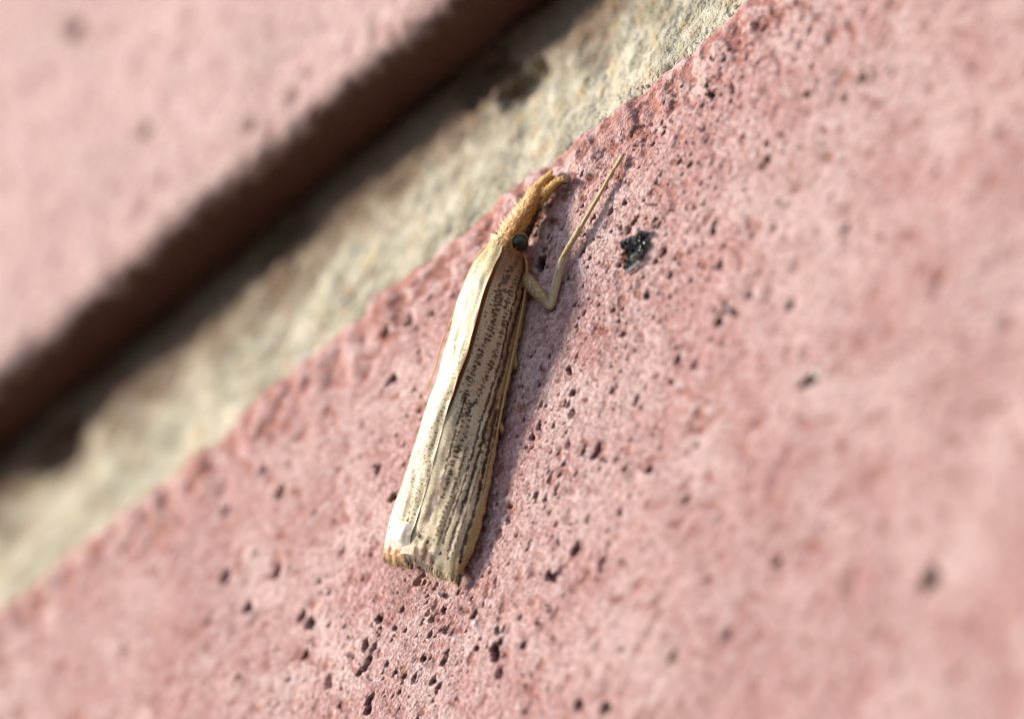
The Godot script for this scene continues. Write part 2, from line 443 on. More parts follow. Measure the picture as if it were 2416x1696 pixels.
func build_wall() -> void:
	var wall := node3d("brick_wall", self)
	wall.set_meta("label", "weathered pink brick wall with a recessed sandy mortar joint between two courses")
	wall.set_meta("category", "wall")
	var gn := noise(0.045, 5, 3)
	gn.fractal_gain = 0.65
	var tex := ImageTexture.create_from_image(gn.get_seamless_image(1024, 1024))
	var mat := bumpy(vmat(0.82, 0.42), tex, 5.5, 0.05)
	var mat2 := bumpy(vmat(0.9, 0.3), tex, 9.0, 0.12)

	# the lower brick, on which the moth sits: finest along the strip that the lens has in focus
	var us := graded(-34.0, 58.0, 11.6, 8.5, 0.055, 1.03, 0.15)
	var side_l := PackedFloat32Array([-105.0, -90.0, -75.0, -60.0, -50.0, -42.0, -37.0])
	us = side_l + us + PackedFloat32Array([62.0, 68.0, 75.0, 85.0, 95.0, 105.0])
	var ws := PackedFloat32Array()
	var w := -5.0
	while w < 29.0:
		ws.append(w)
		w += 0.12 if w < -0.2 else 0.05 if w < 20.0 else 0.085
	while w < 62.0:
		ws.append(w)
		w += 1.2
	var pores := PITS.duplicate()
	for k in 2500:
		var y := 4.6 - absf(rng.randfn(0.0, 11.0))
		var x := 11.0 + (y - 5.9) * 1.316 + rng.randfn(0.0, 9.0)
		var r := 0.03 + 0.055 * pow(rng.randf(), 3.0)
		pores.append_array([x, y, r])
	for k in 18:      # the clustered pores along the moth's shaded side and under its tail
		pores.append_array([rng.randf_range(-8.5, -4.0), rng.randf_range(-8.0, -5.2), rng.randf_range(0.05, 0.1)])
	var stains := STAINS.duplicate()
	for k in 460:
		var y := 4.0 - rng.randf() * 30.0
		stains.append_array([11.0 + (y - 5.9) * 1.316 + rng.randfn(0.0, 18.0), y, rng.randf_range(0.1, 0.34)])
	var lower := put("brick", brick_face(us, ws, 5.9, -1.0, 0.9, 1.316, pores, stains, 1.0, 1.0, 0.0, 100), mat, wall)
	lower.set_meta("label", "pink brick under the moth, pitted and in focus")

	us = graded(-105.0, 105.0, -7.0, 26.0, 0.17, 1.1, 2.0)
	ws = PackedFloat32Array()
	w = -6.0
	while w < 18.0:
		ws.append(w)
		w += 0.14
	while w < 62.0:
		ws.append(w)
		w += 1.5
	var spots := UPPER_STAINS.duplicate()
	for k in 60:
		spots.append_array([rng.randf_range(-28.0, 12.0), 15.0 + rng.randf() * 14.0, rng.randf_range(0.2, 0.45)])
	var holes := []
	for k in [0, 1, 4]:
		holes.append_array([UPPER_STAINS[k * 3], UPPER_STAINS[k * 3 + 1], UPPER_STAINS[k * 3 + 2] * 0.55])
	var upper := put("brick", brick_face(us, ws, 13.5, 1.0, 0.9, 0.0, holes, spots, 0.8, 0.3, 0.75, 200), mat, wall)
	upper.set_meta("label", "paler pink brick above the joint, blurred, its underside in shade")
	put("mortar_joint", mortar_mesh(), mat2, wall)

	# black slag in the lower brick, and pale quartz grains
	var slag := vmat(0.12, 0.8)
	put("slag_chip", slag_mesh(), slag, lower)
	var quartz := vmat(0.25, 0.5)
	var rim := Shape.new()
	for k in 7:
		var f := k / 6.0
		grain(rim, Vector3(lerpf(5.22, 5.86, f), lerpf(-0.16, -0.17, f) - 0.03 * sin(f * PI), 0.06), Vector3(0.09, 0.06, 0.07), rng.randf() * TAU, Color(0.72, 0.74, 0.76))
	grain(rim, Vector3(6.56, 0.62, 0.05), Vector3(0.1, 0.07, 0.07), 0.4, Color(0.8, 0.8, 0.8))
	put("quartz_rim", rim.done(), quartz, lower)
	var big := [[8.36, -3.95, 0.2, 0.11], [10.62, -8.05, 0.24, 0.2], [8.33, -2.2, 0.13, 0.11], [6.89, 1.5, 0.07, 0.06], [-5.65, -5.78, 0.14, 0.09], [-1.95, -8.7, 0.1, 0.08], [-9.9, -5.4, 0.16, 0.12], [4.69, 1.72, 0.07, 0.06], [2.9, -5.3, 0.06, 0.05], [-0.2, -6.6, 0.07, 0.05], [11.1, -9.2, 0.16, 0.12]]
	for g in big:
		var one := Shape.new()
		grain(one, Vector3(g[0], g[1], 0.05), Vector3(g[3], g[2], 0.14), rng.randf_range(-0.5, 0.3), Color(0.78, 0.76, 0.70))
		put("quartz_grain", one.done(), quartz, lower)
	var dust := Shape.new()
	for k in 1300:
		var y := 4.6 - absf(rng.randfn(0.0, 9.0))
		var x := 11.0 + (y - 5.9) * 1.316 + rng.randfn(0.0, 6.0)
		var r := rng.randf_range(0.015, 0.04)
		grain(dust, Vector3(x, y, 0.02), Vector3(r, r * rng.randf_range(0.7, 1.3), r), rng.randf() * TAU, [Color(0.80, 0.77, 0.76), Color(0.62, 0.46, 0.44), Color(0.30, 0.13, 0.10), Color(0.52, 0.42, 0.34)][rng.randi() % 4])
	var crumbs := Shape.new()      # mortar crumbs caught along the lower brick's arris
	for k in 260:
		var r := rng.randf_range(0.04, 0.13)
		var y := 5.75 + rng.randfn(0.0, 0.28)
		grain(crumbs, Vector3(rng.randf_range(-26.0, 16.0), y, -0.52 - 0.5 * (y - 5.75) if y > 5.75 else -0.35 - (y - 5.2) * 0.4), Vector3(r, r * rng.randf_range(0.6, 1.1), r * 0.8), rng.randf() * TAU, Color(0.50, 0.45, 0.34).lerp(Color(0.60, 0.57, 0.50), rng.randf()))
	put("mortar_crumbs", crumbs.done(), mat2, wall).set_meta("kind", "stuff")
	var d := put("sand_grains", dust.done(), quartz, lower)
	d.set_meta("kind", "stuff")


# ---------------------------------------------------------------- moth
const LEFT_EDGE := [[0.0, -0.80], [1.0, -0.84], [2.0, -0.80], [3.0, -0.70], [4.0, -0.60], [5.0, -0.52], [6.0, -0.46], [7.0, -0.46], [8.0, -0.46], [9.0, -0.46], [10.0, -0.36], [10.6, -0.25], [11.0, -0.35], [11.2, -0.4]]
const RIDGE := [[0.0, 0.16], [1.0, 0.18], [2.0, 0.24], [3.0, 0.30], [4.0, 0.30], [5.0, 0.34], [6.0, 0.42], [7.0, 0.52], [8.0, 0.56], [9.0, 0.54], [10.0, 0.54], [10.6, 0.44], [11.0, 0.12], [11.2, -0.1]]
const TOP := [[0.0, 0.95], [1.0, 1.05], [2.0, 1.15], [3.0, 1.25], [4.0, 1.35], [5.0, 1.45], [6.0, 1.5], [7.0, 1.55], [8.0, 1.65], [9.0, 1.7], [10.0, 1.66], [10.6, 1.45], [11.0, 1.2]]
const RIGHT_FOOT := [[0.0, 2.05], [1.0, 2.26], [2.0, 2.24], [3.0, 2.10], [4.0, 1.89], [5.0, 1.66], [6.0, 1.51], [7.0, 1.36], [8.0, 1.22], [9.0, 1.08], [10.0, 0.86], [10.6, 0.72], [11.0, 0.6]]
const LEFT_FOOT := [[0.0, -1.3], [1.0, -1.35], [3.0, -1.25], [5.0, -1.1], [7.0, -1.0], [9.0, -0.95], [10.0, -0.8], [10.6, -0.5], [11.0, -0.3]]


func curve(pts: Array, t: float) -> Vector2:       # smooth line through points, t from 0 to 1
	var f := t * (pts.size() - 1)
	var k := mini(int(f), pts.size() - 2)
	f -= k
	var a: Vector2 = pts[maxi(k - 1, 0)]
	var b: Vector2 = pts[k]
	var c: Vector2 = pts[k + 1]
	var d: Vector2 = pts[mini(k + 2, pts.size() - 1)]
	return b.cubic_interpolate(c, a, d, f)


# a forewing: a thin shell. side +1 = right flank, -1 = left wing, which laps over the ridge
var margins := {}      # side -> [points along the wing's outer end, directions straight on from it]


func wing_mesh(side: int) -> ArrayMesh:
	var ns := 230
	var nd := 64
	var P := PackedVector3Array(); P.resize(ns * nd)
	var UV := PackedVector2Array(); UV.resize(ns * nd)
	var C := PackedColorArray(); C.resize(ns * nd)
	C.fill(Color.WHITE)
	var wob := noise(0.9, 50 + side, 2)
	for b in nd:
		var t := float(b) / (nd - 1)
		for a in ns:
			var e := float(a) / (ns - 1)
			var s0 := 0.12 if side < 0 else 0.18 + 0.12 * sin(t * 7.0) - 0.25 * smoothstep(0.7, 1.0, t)
			var s1 := 11.15 if side < 0 else 10.75
			var s := lerpf(s0, s1, e)
			var lL := spline(LEFT_EDGE, s)
			var lR := spline(RIDGE, s)
			var top := spline(TOP, s)
			var wr := spline(RIGHT_FOOT, s)
			var wl := spline(LEFT_FOOT, s)
			var q: Vector2
			var d := 0.0
			if side > 0:
				var r0 := Vector2(lR - 0.3, top - 0.02)
				var r1 := Vector2(lR, top - 0.05)
				var r3 := Vector2(wr - 0.04, 0.34)
				var r2 := r1.lerp(r3, 0.5) + Vector2(0.09, 0.09)
				q = curve([r0, r1, r1.lerp(r2, 0.5) + Vector2(0.03, 0.03), r2, r2.lerp(r3, 0.5) + Vector2(0.03, 0.03), r3, Vector2(wr, 0.16)], t)
				var far := (r3 - r1).length()
				var knots := [-0.3, 0.0, far * 0.25, far * 0.5, far * 0.75, far, far + 0.18]
				d = lerpf(knots[mini(int(t * 6.0), 5)], knots[mini(int(t * 6.0), 5) + 1], t * 6.0 - mini(int(t * 6.0), 5))
				# pleats between the veins
				var pl := sin((d - 0.1) * TAU / 0.36 + 0.25 * sin(s * 0.8))
				q += Vector2(0.64, 0.76) * 0.009 * pl * smoothstep(0.05, 0.3, d)
				q += Vector2(0.5, 0.5) * 0.05 * wob.get_noise_2d(s, d * 2.0) * smoothstep(0.0, 0.4, d)
				if t > 0.92:
					q.x += 0.05 * wob.get_noise_2d(s * 2.5, 9.0)
			else:
				# the lapping edge: lifted over the right wing in front, pressed to it behind
				var lift := lerpf(-0.036, 0.045, smoothstep(4.6, 6.2, s))
				var edge := lR + 0.02
				q = curve([Vector2(wl, 0.2), Vector2(wl + 0.12, top * 0.55), Vector2(lL - 0.2, top * 0.9), Vector2(lL, top - 0.01), Vector2(lerpf(lL, edge, 0.5), top + 0.07), Vector2(edge, top + lift)], t)
				var half := (edge - lL) * 0.5
				var knots := [-2.0 * half - 0.3 - top * 0.9, -2.0 * half - 0.25 - top * 0.4, -2.0 * half - 0.25, -2.0 * half, -half, 0.0]
				d = lerpf(knots[mini(int(t * 5.0), 4)], knots[mini(int(t * 5.0), 4) + 1], t * 5.0 - mini(int(t * 5.0), 4))
				q.y += 0.008 * sin(d * TAU / 0.4) * smoothstep(-0.9, -0.4, d)
				q.y += 0.05 * wob.get_noise_2d(s * 0.7, d * 2.0)
				# the crumpled fold near the wing tip
				var fold := exp(-pow((s - 0.95) / 0.26, 2.0) - pow((d + 0.30) / 0.34, 2.0)) + 0.7 * exp(-pow((s - 0.6) / 0.14, 2.0) - pow((d + 0.85) / 0.25, 2.0))
				q.y += 0.09 * fold - 0.16 * smoothstep(0.7, 0.15, s) * smoothstep(-1.6, -0.2, d)
			P[b * ns + a] = at(s, q.x, q.y)
			UV[b * ns + a] = Vector2(s / 12.0, (d + 2.0 if side < 0 else d + 0.4) / (2.0 if side < 0 else 3.2))
	var sh := Shape.new()
	sh.grid(P, ns, nd, UV, C, true)
	var ends := []
	var ways := []
	for b in nd:
		ends.append(P[b * ns + 3])
		ways.append((P[b * ns] - P[b * ns + 8]).normalized())
	margins[side] = [ends, ways]
	# the wing's underside
	var Q := P.duplicate()
	for k in Q.size():
		Q[k] -= sh.n[k] * 0.03
	sh.grid(Q, ns, nd, UV, C, false)
	# rims close the shell
	for line in [range(0, ns), range((nd - 1) * ns, nd * ns)]:
		for k in line.size() - 1:
			var a: int = line[k]
			var b: int = line[k + 1]
			sh.tri(P[a], P[b], Q[a], Color.WHITE, UV[a]); sh.tri(P[b], Q[b], Q[a], Color.WHITE, UV[b])
	for col in [0, ns - 1]:
		for b in nd - 1:
			var a: int = b * ns + col
			var c: int = (b + 1) * ns + col
			sh.tri(P[a], P[c], Q[a], Color.WHITE, UV[a]); sh.tri(P[c], Q[c], Q[a], Color.WHITE, UV[c])
	return sh.done()


# paints one oval of scales into a wing's texture; places in mm (s along, d from the ridge)
func dab(img: Image, side: int, s: float, d: float, rs: float, rd: float, col: Color, strength: float) -> void:
	var w := img.get_width()
	var h := img.get_height()
	var cx := s / 12.0 * w
	var cy := ((d + 2.0) / 2.0 if side < 0 else (d + 0.4) / 3.2) * h
	var rx := rs / 12.0 * w
	var ry := rd / (2.0 if side < 0 else 3.2) * h
	var ph := rng.randf() * TAU
	for y in range(maxi(int(cy - ry * 1.4), 0), mini(int(cy + ry * 1.4) + 2, h)):
		for x in range(maxi(int(cx - rx * 1.4), 0), mini(int(cx + rx * 1.4) + 2, w)):
			var ex := (x - cx) / rx
			var ey := (y - cy) / ry
			var q := sqrt(ex * ex + ey * ey) * (1.0 + 0.18 * sin(3.0 * atan2(ey, ex) + ph))
			if q < 1.3:
				img.set_pixel(x, y, img.get_pixel(x, y).lerp(col, (1.0 - smoothstep(0.6, 1.25, q)) * strength))


func streak(img: Image, side: int, line: Array, step: float, rs: float, rd: float, jitter: float, col: Color, strength: float, gaps := 0.0) -> void:
	var s: float = line[0][0]
	var last: float = line[line.size() - 1][0]
	while s < last:
		if rng.randf() >= gaps:
			var d := spline(line, s)
			dab(img, side, s + rng.randfn(0.0, 0.02), d + rng.randfn(0.0, jitter), rs * rng.randf_range(0.7, 1.3), rd * rng.randf_range(0.65, 1.35), col, strength * rng.randf_range(0.7, 1.0))
		s += step * rng.randf_range(0.75, 1.25)


# a chain of small brown spots, some run together, over a faint dusky wash
func chain(img: Image, side: int, line: Array, step: float, wide: float, size: float, col: Color, strength: float) -> void:
	streak(img, side, line, 0.12, 0.14, wide * 1.1, 0.02, Color(0.66, 0.55, 0.45), 0.28)
	var s: float = line[0][0]
	var last: float = line[line.size() - 1][0]
	while s < last:
		var d := spline(line, s)
		var many := rng.randi_range(1, 3)
		for k in many:
			var o := (float(k) - (many - 1) * 0.5) * wide * 0.75 + rng.randfn(0.0, wide * 0.2)
			dab(img, side, s - 0.35 * o + rng.randfn(0.0, 0.03), d + o, size * rng.randf_range(0.7, 1.25), size * rng.randf_range(0.9, 1.9), col, strength * rng.randf_range(0.6, 1.0))
		s += step * rng.randf_range(0.7, 1.35)


func wing_texture(side: int) -> ImageTexture:
	var w := 1320
	var h := 220 if side < 0 else 352
	var fine := noise(0.11, 60, 2).get_image(w, h)
	var long := noise(0.02, 61, 3).get_image(w, h)
	var img := Image.create(w, h, false, Image.FORMAT_RGB8)
	var cream := Color(0.92, 0.865, 0.74)
	var pale := Color(0.93, 0.88, 0.75)
	var tan_ := Color(0.80, 0.665, 0.47)
	for y in h:
		var d := y * 2.0 / h - 2.0 if side < 0 else y * 3.2 / h - 0.4
		for x in w:
			var s := x * 12.0 / w
			var f := fine.get_pixel(x, y).r - 0.5
			var l := long.get_pixel(int(x * 0.35), y).r - 0.5
			var col: Color
			if side < 0:
				col = pale.lerp(cream, clampf(0.3 + l * 1.2 - d * 0.1, 0.0, 1.0))
				col = col.lerp(Color(0.86, 0.62, 0.36), smoothstep(-0.10, -0.02, d) * 0.75 * smoothstep(4.5, 6.0, s))
				col = col.lerp(Color(0.80, 0.55, 0.28), smoothstep(-1.15, -1.6, d) * 0.7)
				col = col.lerp(Color(0.78, 0.70, 0.45), smoothstep(9.3, 10.6, s) * 0.5)
			else:
				col = cream.lerp(Color(0.87, 0.79, 0.665), clampf(0.35 + l * 1.6 + d * 0.3, 0.0, 1.0))
				var foot := Vector2(spline(RIGHT_FOOT, s) - spline(RIDGE, s), spline(TOP, s) - 0.2).length()
				col = col.lerp(tan_, smoothstep(foot - 0.55, foot - 0.25, d))
				col = col.lerp(Color(0.55, 0.36, 0.24), smoothstep(9.2, 10.5, s) * 0.8)
				col = col.lerp(Color(0.22, 0.12, 0.07), smoothstep(0.12, 0.055, d) * 0.95 * smoothstep(4.7, 5.6, s))  # shade of the gap under the lapping edge, painted as a dark line
				col = col.lerp(Color(0.80, 0.50, 0.28), smoothstep(0.16, 0.0, d) * 0.6 * smoothstep(4.8, 6.5, s))
				# the reddish brown band above the pale margin in front
				col = col.lerp(Color(0.55, 0.32, 0.20), 0.55 * smoothstep(0.12, 0.0, absf(d - foot + 0.40)) * smoothstep(4.0, 6.5, s))
			# pleat lines and a silky grain of scales
			col = col.darkened(clampf(0.07 - f * 0.34, 0.0, 0.4))
			img.set_pixel(x, y, col)
	var dark := Color(0.25, 0.155, 0.115)
	var brown := Color(0.42, 0.27, 0.18)
	var slate := Color(0.37, 0.32, 0.30)
	if side > 0:
		# the broken chain next to the ridge, wide in the middle
		chain(img, side, [[5.6, 0.42], [6.2, 0.36], [7.0, 0.38], [7.6, 0.46], [8.2, 0.56], [8.8, 0.50], [9.4, 0.44], [10.4, 0.50]], 0.125, 0.125, 0.042, dark, 0.8)
		streak(img, side, [[5.6, 0.24], [6.6, 0.2], [7.6, 0.22], [8.6, 0.25], [9.6, 0.3]], 0.22, 0.035, 0.04, 0.05, brown, 0.8, 0.15)
		streak(img, side, [[8.8, 0.62], [9.4, 0.60], [10.0, 0.62], [10.5, 0.7]], 0.12, 0.07, 0.08, 0.03, slate, 0.85, 0.1)
		streak(img, side, [[1.6, 0.42], [3.5, 0.46], [5.8, 0.42]], 0.08, 0.09, 0.042, 0.012, dark, 0.72, 0.08)
		streak(img, side, [[1.5, 0.36], [2.0, 0.38], [2.6, 0.42], [3.0, 0.45]], 0.05, 0.13, 0.12, 0.04, Color(0.43, 0.34, 0.27), 0.26)
		chain(img, side, [[2.4, 0.62], [3.2, 0.66], [4.0, 0.70], [4.6, 0.80], [5.2, 0.74]], 0.14, 0.06, 0.04, dark, 0.75)
		streak(img, side, [[5.2, 0.64], [5.5, 0.68], [5.75, 0.76]], 0.06, 0.08, 0.06, 0.02, slate, 0.9)
		streak(img, side, [[5.0, 0.52], [5.4, 0.55], [5.7, 0.6]], 0.1, 0.04, 0.05, 0.04, brown, 0.8)
		chain(img, side, [[5.7, 0.78], [6.4, 0.80], [7.0, 0.84], [7.6, 0.90], [8.4, 0.92], [9.2, 0.86], [10.2, 0.92]], 0.13, 0.085, 0.038, dark, 0.78)
		# solid double lines down the flank
		streak(img, side, [[1.0, 1.16], [4.0, 1.19], [7.0, 1.09], [10.3, 1.08]], 0.075, 0.09, 0.038, 0.016, dark, 0.78, 0.1)
		streak(img, side, [[0.6, 1.45], [4.0, 1.40], [7.0, 1.26], [9.8, 1.30]], 0.075, 0.10, 0.050, 0.016, dark, 0.84, 0.07)
		streak(img, side, [[0.55, 1.64], [3.5, 1.57], [6.0, 1.40]], 0.09, 0.08, 0.026, 0.012, brown, 0.66, 0.15)
		streak(img, side, [[0.6, 1.93], [2.6, 1.80], [5.6, 1.5]], 0.075, 0.11, 0.056, 0.014, dark, 0.88, 0.05)
		streak(img, side, [[2.9, 1.93], [4.6, 1.74], [6.2, 1.5]], 0.09, 0.08, 0.024, 0.01, dark, 0.66, 0.12)
		streak(img, side, [[0.9, 0.84], [2.4, 0.90], [4.2, 0.98]], 0.10, 0.05, 0.05, 0.02, brown, 0.75, 0.12)
		streak(img, side, [[0.9, 1.02], [3.2, 1.08]], 0.09, 0.07, 0.03, 0.014, brown, 0.7, 0.12)
		streak(img, side, [[3.6, 0.58], [4.4, 0.56], [5.0, 0.60]], 0.18, 0.035, 0.05, 0.03, brown, 0.8)
		for k in 90:
			dab(img, side, rng.randf_range(1.0, 10.3), rng.randf_range(0.15, 1.3), 0.025, 0.025, brown, 0.6)
		for k in 36:      # dusky scales near the tip
			dab(img, side, rng.randf_range(0.35, 1.1), rng.randf_range(0.2, 0.75), 0.09, 0.07, Color(0.45, 0.33, 0.23), 0.35)
		for k in 40:
			dab(img, side, rng.randf_range(0.15, 0.5), rng.randf_range(0.25, 0.95), 0.1, 0.09, Color(0.36, 0.22, 0.14), 0.45)
		for p in [[0.85, 0.62], [0.62, 1.18], [0.55, 1.50], [0.55, 1.94], [0.95, 0.3]]:
			dab(img, side, p[0], p[1], 0.06, 0.05, Color(0.07, 0.05, 0.04), 1.0)
	else:
		for row in [[-0.12, 7.4, 0.22], [-0.24, 6.9, 0.2], [-0.38, 6.2, 0.16], [-0.5, 5.2, 0.15], [-0.62, 4.6, 0.13], [-0.75, 5.6, 0.12], [-0.9, 5.0, 0.1], [-1.02, 4.2, 0.1]]:
			var s := 1.3
			while s < row[1]:
				if rng.randf() > 0.3:
					dab(img, side, s, row[0] + rng.randfn(0.0, 0.035), 0.028, 0.035, Color(0.50, 0.36, 0.22), 0.85)
				s += row[2] * rng.randf_range(0.6, 1.4)
		streak(img, side, [[0.8, -1.5], [4.0, -1.3], [8.0, -1.1]], 0.09, 0.07, 0.04, 0.015, Color(0.42, 0.30, 0.19), 0.7, 0.1)
		streak(img, side, [[0.8, -1.8], [4.0, -1.65], [7.0, -1.4]], 0.09, 0.08, 0.045, 0.015, Color(0.38, 0.26, 0.17), 0.75, 0.1)
		streak(img, side, [[1.6, -0.78], [3.0, -0.74], [4.4, -0.72]], 0.08, 0.05, 0.045, 0.015, Color(0.42, 0.31, 0.2), 0.75, 0.1)
		streak(img, side, [[1.6, -0.36], [2.6, -0.34], [3.6, -0.38]], 0.11, 0.04, 0.04, 0.02, Color(0.50, 0.38, 0.25), 0.6, 0.15)
		streak(img, side, [[7.2, -0.62], [8.0, -0.66], [8.5, -0.66]], 0.1, 0.07, 0.03, 0.01, Color(0.35, 0.32, 0.26), 0.7, 0.25)
		streak(img, side, [[6.9, -0.28], [7.8, -0.27], [8.6, -0.25]], 0.05, 0.05, 0.013, 0.003, Color(0.6, 0.47, 0.28), 0.6)
		for k in 130:      # silvery scales over the tip
			dab(img, side, rng.randf_range(0.35, 1.15), rng.randf_range(-1.5, -0.1), 0.10, 0.08, Color(0.88, 0.88, 0.88), 0.45)
		for k in 26:
			dab(img, side, rng.randf_range(0.6, 1.15), rng.randf_range(-0.5, -0.03), 0.12, 0.07, Color(0.55, 0.50, 0.46), 0.22)
		for p in [[1.34, -0.36], [0.95, -1.05]]:
			dab(img, side, p[0], p[1], 0.06, 0.05, Color(0.06, 0.05, 0.04), 1.0)
		for k in 50:
			dab(img, side, rng.randf_range(0.0, 0.30), rng.randf_range(-1.5, 0.0), 0.10, 0.07, Color(0.66, 0.36, 0.12), 0.6)
	return ImageTexture.create_from_image(img)


# a tube through points [s, lat, h, radius]
func tube(pts: Array, mat: Material, called: String, parent: Node, col: Color, tipcol: Color, flat := 1.0, sides := 12, rough := 0.0) -> MeshInstance3D:
	var steps := (pts.size() - 1) * 9 + 1
	var nu := sides + 1
	var P := PackedVector3Array()
	var UV := PackedVector2Array()
	var C := PackedColorArray()
	var centres := []
	var radii := []
	for k in steps:
		var f := float(k) / (steps - 1) * (pts.size() - 1)
		var i0 := mini(int(f), pts.size() - 2)
		f -= i0
		var a: Array = pts[maxi(i0 - 1, 0)]
		var b: Array = pts[i0]
		var c: Array = pts[i0 + 1]
		var d: Array = pts[mini(i0 + 2, pts.size() - 1)]
		var v := []
		for q in 4:
			v.append(cubic_interpolate(b[q], c[q], a[q], d[q], f))
		centres.append(at(v[0], v[1], v[2]))
		radii.append(maxf(v[3], 0.002))
	for k in steps:
		var dir: Vector3 = (centres[mini(k + 1, steps - 1)] - centres[maxi(k - 1, 0)]).normalized()
		var side := dir.cross(Vector3(0, 0, 1)).normalized()
		var up := side.cross(dir).normalized()
		var end := 0.0 if k == 0 or k == steps - 1 else 1.0
		for j in nu:
			var a := TAU * j / sides
			var rr: float = radii[k] * (1.0 + rough * sin(j * 12.9 + k * 7.3) * sin(k * 3.1 + j * 5.0)) * (end if end > 0.0 else 0.05)
			if j == sides:
				rr = (P[P.size() - sides] - centres[k]).length() / maxf(Vector2(cos(0.0), sin(0.0) * flat).length(), 0.01)
			P.append(centres[k] + (side * cos(a) + up * sin(a) * flat) * rr)
			UV.append(Vector2(float(j) / sides, float(k) / steps))
			C.append(col.lerp(tipcol, float(k) / (steps - 1)))
	var sh := Shape.new()
	sh.grid(P, nu, steps, UV, C, false, true)
	return put(called, sh.done(), mat, parent)


func body_mesh() -> ArrayMesh:
	# [s, lat, h, half width, half height]
	var st := [[0.6, 0.1, 0.45, 0.02, 0.02], [0.8, 0.1, 0.48, 0.2, 0.2], [2.0, 0.1, 0.55, 0.42, 0.36], [4.0, 0.05, 0.6, 0.52, 0.42], [6.5, 0.03, 0.66, 0.62, 0.5], [8.5, 0.02, 0.8, 0.78, 0.62], [9.8, 0.05, 0.86, 0.72, 0.64], [10.5, 0.08, 0.84, 0.56, 0.54], [10.85, 0.1, 0.80, 0.46, 0.47], [11.2, 0.1, 0.74, 0.46, 0.44], [11.55, 0.11, 0.66, 0.40, 0.40], [11.9, 0.12, 0.56, 0.33, 0.33], [12.3, 0.13, 0.47, 0.27, 0.26], [12.7, 0.14, 0.42, 0.24, 0.22], [12.85, 0.15, 0.4, 0.12, 0.12], [12.9, 0.15, 0.4, 0.01, 0.01]]
	var keys := [[], [], [], []]
	for k in st:
		for q in 4:
			keys[q].append([k[0], k[q + 1]])
	var nu := 33
	var nv := 200
	var P := PackedVector3Array()
	var UV := PackedVector2Array()
	var C := PackedColorArray()
	var n := noise(3.0, 90, 3)
	for b in nv:
		var s := lerpf(0.6, 12.9, float(b) / (nv - 1))
		for a in nu:
			var an := TAU * (a % (nu - 1)) / (nu - 1)
			var lat := spline(keys[0], s) + spline(keys[2], s) * cos(an)
			var h := spline(keys[1], s) + spline(keys[3], s) * sin(an)
			var p := at(s, lat, maxf(h, 0.06))
			var t := n.get_noise_3dv(p)
			p += (p - at(s, spline(keys[0], s), spline(keys[1], s))) * 0.16 * t
			var col := Color(0.30, 0.14, 0.065).lerp(Color(0.42, 0.20, 0.09), clampf(t + 0.5, 0, 1))
			var head := Color(0.78, 0.52, 0.22).lerp(Color(0.60, 0.31, 0.09), clampf(t * 1.2 + 0.45, 0, 1))
			head = head.lerp(Color(0.055, 0.03, 0.018), smoothstep(0.35, 0.75, cos(an + 0.45)) * smoothstep(11.2, 11.7, s))  # dark hair low on the snout, with shade painted into it
			col = col.lerp(head, smoothstep(10.7, 11.2, s))
			P.append(p)
			UV.append(Vector2(s, an))
			C.append(col)
	var sh := Shape.new()
	sh.grid(P, nu, nv, UV, C, true, true)
	return sh.done()


